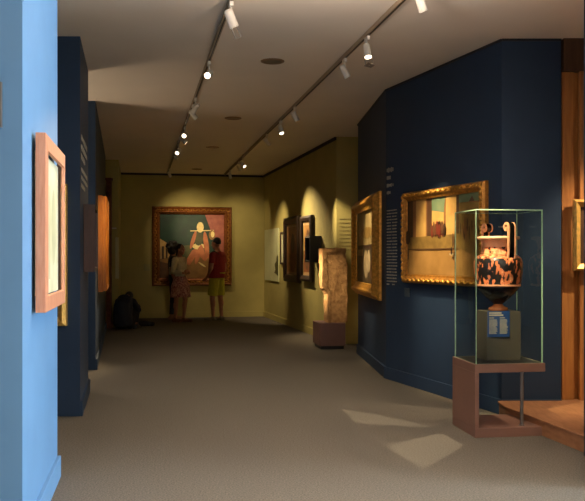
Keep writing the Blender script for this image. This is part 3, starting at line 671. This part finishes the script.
def trousers(length=2.0, r=0.105, hem=0.05):
    def f(b, J, sp, lat, hp, sc, Mh):
        tw = J.get('tw', (.155, .135, .155, .165, .06)); td = J.get('td', (.10, .095, .11, .085, .055))
        q = sp[0].lerp(sp[1], 0.75)
        b.loft([sp[0]-(sp[1]-sp[0]).normalized()*0.03, sp[0], q], [tw[0]*sc*.9, tw[0]*sc+.018, tw[1]*sc+.02], [td[0]*sc+.0, td[0]*sc+.018, td[1]*sc+.02], lat)
        for side in 'LR':
            h, k, a_, t = (V(p) for p in J['leg'+side])
            if length <= 1: b.cyl(h+V((0, 0, .03)), h.lerp(k, length), r*sc, (r-.006)*sc)
            else: b.cap(h, k, r*sc, 0.072*sc); b.cyl(k, k.lerp(a_, length-1), 0.072*sc, hem*sc)
    return f
def shoes(b, J, sp, lat, hp, sc, Mh):
    for side in 'LR':
        h, k, a_, t = (V(p) for p in J['leg'+side])
        hl = a_ + V((-0.035, 0, 0)); hl.z = 0.036; t2 = V(t); t2.z = 0.032; t2 += (t2-hl).normalized()*0.02
        b.cap(hl, t2, 0.040*sc, 0.034*sc); b.cyl(a_+V((0, 0, -.055)), a_+V((0, 0, -0.005)), 0.046*sc, 0.043*sc)
        m = (hl+t2)/2; d = t2-hl; M = Matrix.Rotation(math.atan2(d.y, d.x), 4, 'Z'); b.box((m.x, m.y, 0.010), (d.length+.06, 0.072*sc, 0.020), M)
def hair_short(b, hp, sc, Mh, hd):
    b.ball(hp(-0.022, 0, 0.05), (0.096*sc, 0.081*sc, 0.098*sc), Mh, 18)
def hair_bun(b, hp, sc, Mh, hd):
    b.ball(hp(-0.026, 0, 0.042), (0.096*sc, 0.083*sc, 0.104*sc), Mh, 18); b.ball(hp(-0.115, 0, 0.03), 0.042*sc, Mh); b.cap(hp(-0.08, 0, -.03), hp(-0.10, 0, -.10), 0.04, 0.025)
def hair_big(b, hp, sc, Mh, hd):
    b.ball(hp(-0.03, 0, 0.045), (0.135*sc, 0.125*sc, 0.135*sc), Mh, 20); b.ball(hp(-0.06, 0, -0.04), (0.10*sc, 0.115*sc, 0.11*sc), Mh, 18)
    r = random.Random(2)
    for k in range(26):
        a_ = r.random()*6.28; e_ = r.random()*1.5-.3
        x_ = -0.04+0.13*math.cos(e_)*math.cos(a_)
        if x_ > 0.05: continue
        b.ball(hp(x_, 0.12*math.cos(e_)*math.sin(a_), 0.04+0.12*math.sin(e_)), 0.035)
def stand(h=1.75, stance=0.11, fwd=0.05):
    k = h/1.75
    J = dict(sc=k, spine=[(0, 0, .90*k), (0.005, 0, 1.07*k), (-0.005, 0, 1.25*k), (-0.02, 0, 1.41*k), (-0.01, 0, 1.50*k)], head=(0.02, 0, 1.63*k), look=(1, 0, -.05))
    for s, n in ((1, 'L'), (-1, 'R')):
        J['arm'+n] = [(-.015, .195*s*k, 1.40*k), (-.04, .245*s*k, 1.12*k), (.03, .26*s*k, .88*k), (.05, .262*s*k, .78*k)]
        J['leg'+n] = [(0, .085*s*k, .90*k), (.02+fwd*s, .095*s*k, .50*k), (fwd*s*1.2-.01, stance*s*k, .09), (fwd*s*1.2+.14, (stance+.03)*s*k, .035)]
    J['hair'] = hair_short
    return J
def floorpt(px, py):
    x, y, z = fl(px, py); return (x, y, 0)
# man in a red polo shirt
J = stand(1.76, 0.09, 0.04); J['look'] = (1, .1, -.05)
J['tw'] = (.18, .185, .195, .185, .06); J['td'] = (.14, .155, .145, .10, .058)
J['armL'] = [(-.015, .20, 1.40), (-.02, .25, 1.12), (.12, .22, .92), (.20, .20, .86)]
def strap_fn(b, J, sp, lat, hp, sc, Mh):
    pts = [V((.085, .12, 1.44)), V((.150, 0.02, 1.27)), V((.145, -.12, 1.10)), V((.03, -.215, 1.0)), V((-.10, -.16, 1.05)), V((-.155, 0, 1.22)), V((-.11, .10, 1.42)), V((0, .125, 1.49)), V((.085, .12, 1.44))]
    for p, q in zip(pts, pts[1:]): b.cap(p, q, 0.016)
person('person', floorpt(217, 320.2), math.radians(152), J,
       [('polo_shirt', mat('red_cotton', (142, 26, 30), 0.8, var=0.1), shirt(0.0, 0.022, 0.62)), ('shorts', mat('lime_cotton', (176, 170, 36), 0.8, var=0.1), trousers(0.92, 0.112)),
        ('shoe_pair', mat('grey_shoe', (120, 110, 90), 0.7), shoes), ('bag_strap', BLACK, strap_fn)], SKIN, HAIR,
       'person in red polo shirt and yellow green shorts, standing before the large painting')
# woman in a pale cardigan and printed skirt
def skirt(b, J, sp, lat, hp, sc, Mh):
    z0 = sp[1].lerp(sp[0], .2); b.loft([V((.02, 0, .52)), V((.01, 0, .75)), sp[0], z0], [.24, .225, .19, .145], [.20, .185, .145, .115], lat)
    for k in range(14):
        a_ = k*2*math.pi/14; b.cap(V((.02+.19*math.cos(a_), .23*math.sin(a_), .53)), V((.005+.13*math.cos(a_), .17*math.sin(a_), .9)), 0.018, 0.008)
J = stand(1.62, 0.07, 0.05); J['hair'] = hair_bun; J['look'] = (1, 0, 0)
J['tw'] = (.15, .115, .135, .145, .05); J['td'] = (.11, .09, .105, .075, .048)
for s, n in ((1, 'L'), (-1, 'R')): J['arm'+n] = [(-.015, .165*s, 1.295), (-.03, .205*s, 1.05), (.16, .09*s, 1.03), (.19, -.0*s, 1.05)]
PRINT = mat('printed_cotton', (190, 140, 120), 0.8, scale=28, rgb2=(120, 44, 50))
person('person', floorpt(180, 321.8), math.radians(-28), J,
       [('skirt', PRINT, skirt), ('cardigan', mat('pale_knit', (196, 184, 150), 0.85, var=0.1), shirt(0.3, 0.016, 1.85)), ('shoe_pair', mat('tan_sandal', (120, 84, 56), 0.7), shoes)], SKIN, HAIR,
       'person in pale cardigan and printed skirt with arms folded, facing the one in red')
# person with a mass of dark curls
J = stand(1.66, 0.08, 0.03); J['hair'] = hair_big; J['look'] = (.9, .3, .05)
J['tw'] = (.15, .12, .14, .15, .052); J['td'] = (.105, .09, .105, .078, .05)
def panel(b, J, sp, lat, hp, sc, Mh):
    b.loft([V((-.02, -.155, .98)), V((-.02, -.15, 1.2)), V((-.02, -.165, 1.34))], [.03, .035, .03], [.07, .08, .05], lat)
person('person', floorpt(173.5, 319.4), math.radians(8), J,
       [('tunic', BLACK, shirt(0.0, 0.02, 0.7)), ('side_panel', mat('white_cotton', (206, 200, 190), 0.8), panel), ('trousers', mat('black_denim', (28, 28, 36), 0.8), trousers(1.93, 0.098)), ('shoe_pair', mat('tan_sandal2', (150, 110, 80), 0.7), shoes)], SKIN, HAIR,
       'person with a mass of dark curls, half hidden behind the printed skirt wearer')
# crouched person in dark clothes
J = dict(sc=0.97, spine=[(-.10, 0, .12), (-.14, 0, .30), (-.09, 0, .46), (.02, 0, .565), (.10, 0, .595)], head=(.19, 0, .575), look=(.55, .1, -.85), hair=hair_short)
J['tw'] = (.16, .15, .15, .12, .055); J['td'] = (.13, .14, .13, .10, .055)
for s, n in ((1, 'L'), (-1, 'R')):
    J['arm'+n] = [(.05, .145*s, .52), (.20, .20*s, .36), (.36, .12*s, .38), (.44, .09*s, .37)]
    J['leg'+n] = [(-.04, .10*s, .12), (.30, .14*s, .40), (.27, .12*s, .09), (.40, .14*s, .035)]
NAVY = mat('navy_cotton', (26, 30, 44), 0.85, var=0.15)
person('person', (-3.13, 14.95, 0), math.radians(84), J,
       [('jacket', NAVY, shirt(0.0, 0.03, 1.9)), ('trousers', mat('black_trousers', (24, 24, 28), 0.85), trousers(1.9, 0.105)), ('shoe_pair', BLACK, shoes)], SKIN, HAIR,
       'person in dark clothes sitting hunched on the floor by the far left partition')
b = MB(); b.box((0, 0, 0.05), (0.22, 0.13, 0.09)); b.ball((0.0, 0, 0.085), (0.10, 0.06, 0.03)); b.ball((0.13, 0, 0.045), (0.07, 0.05, 0.045))
p = floorpt(145, 326); bag = b.build('floor_bag', BLACK, remesh=0.012, loc=(p[0], p[1], 0)); tag(bag, 'small dark bag lying on the carpet right of the hunched person', 'bag')
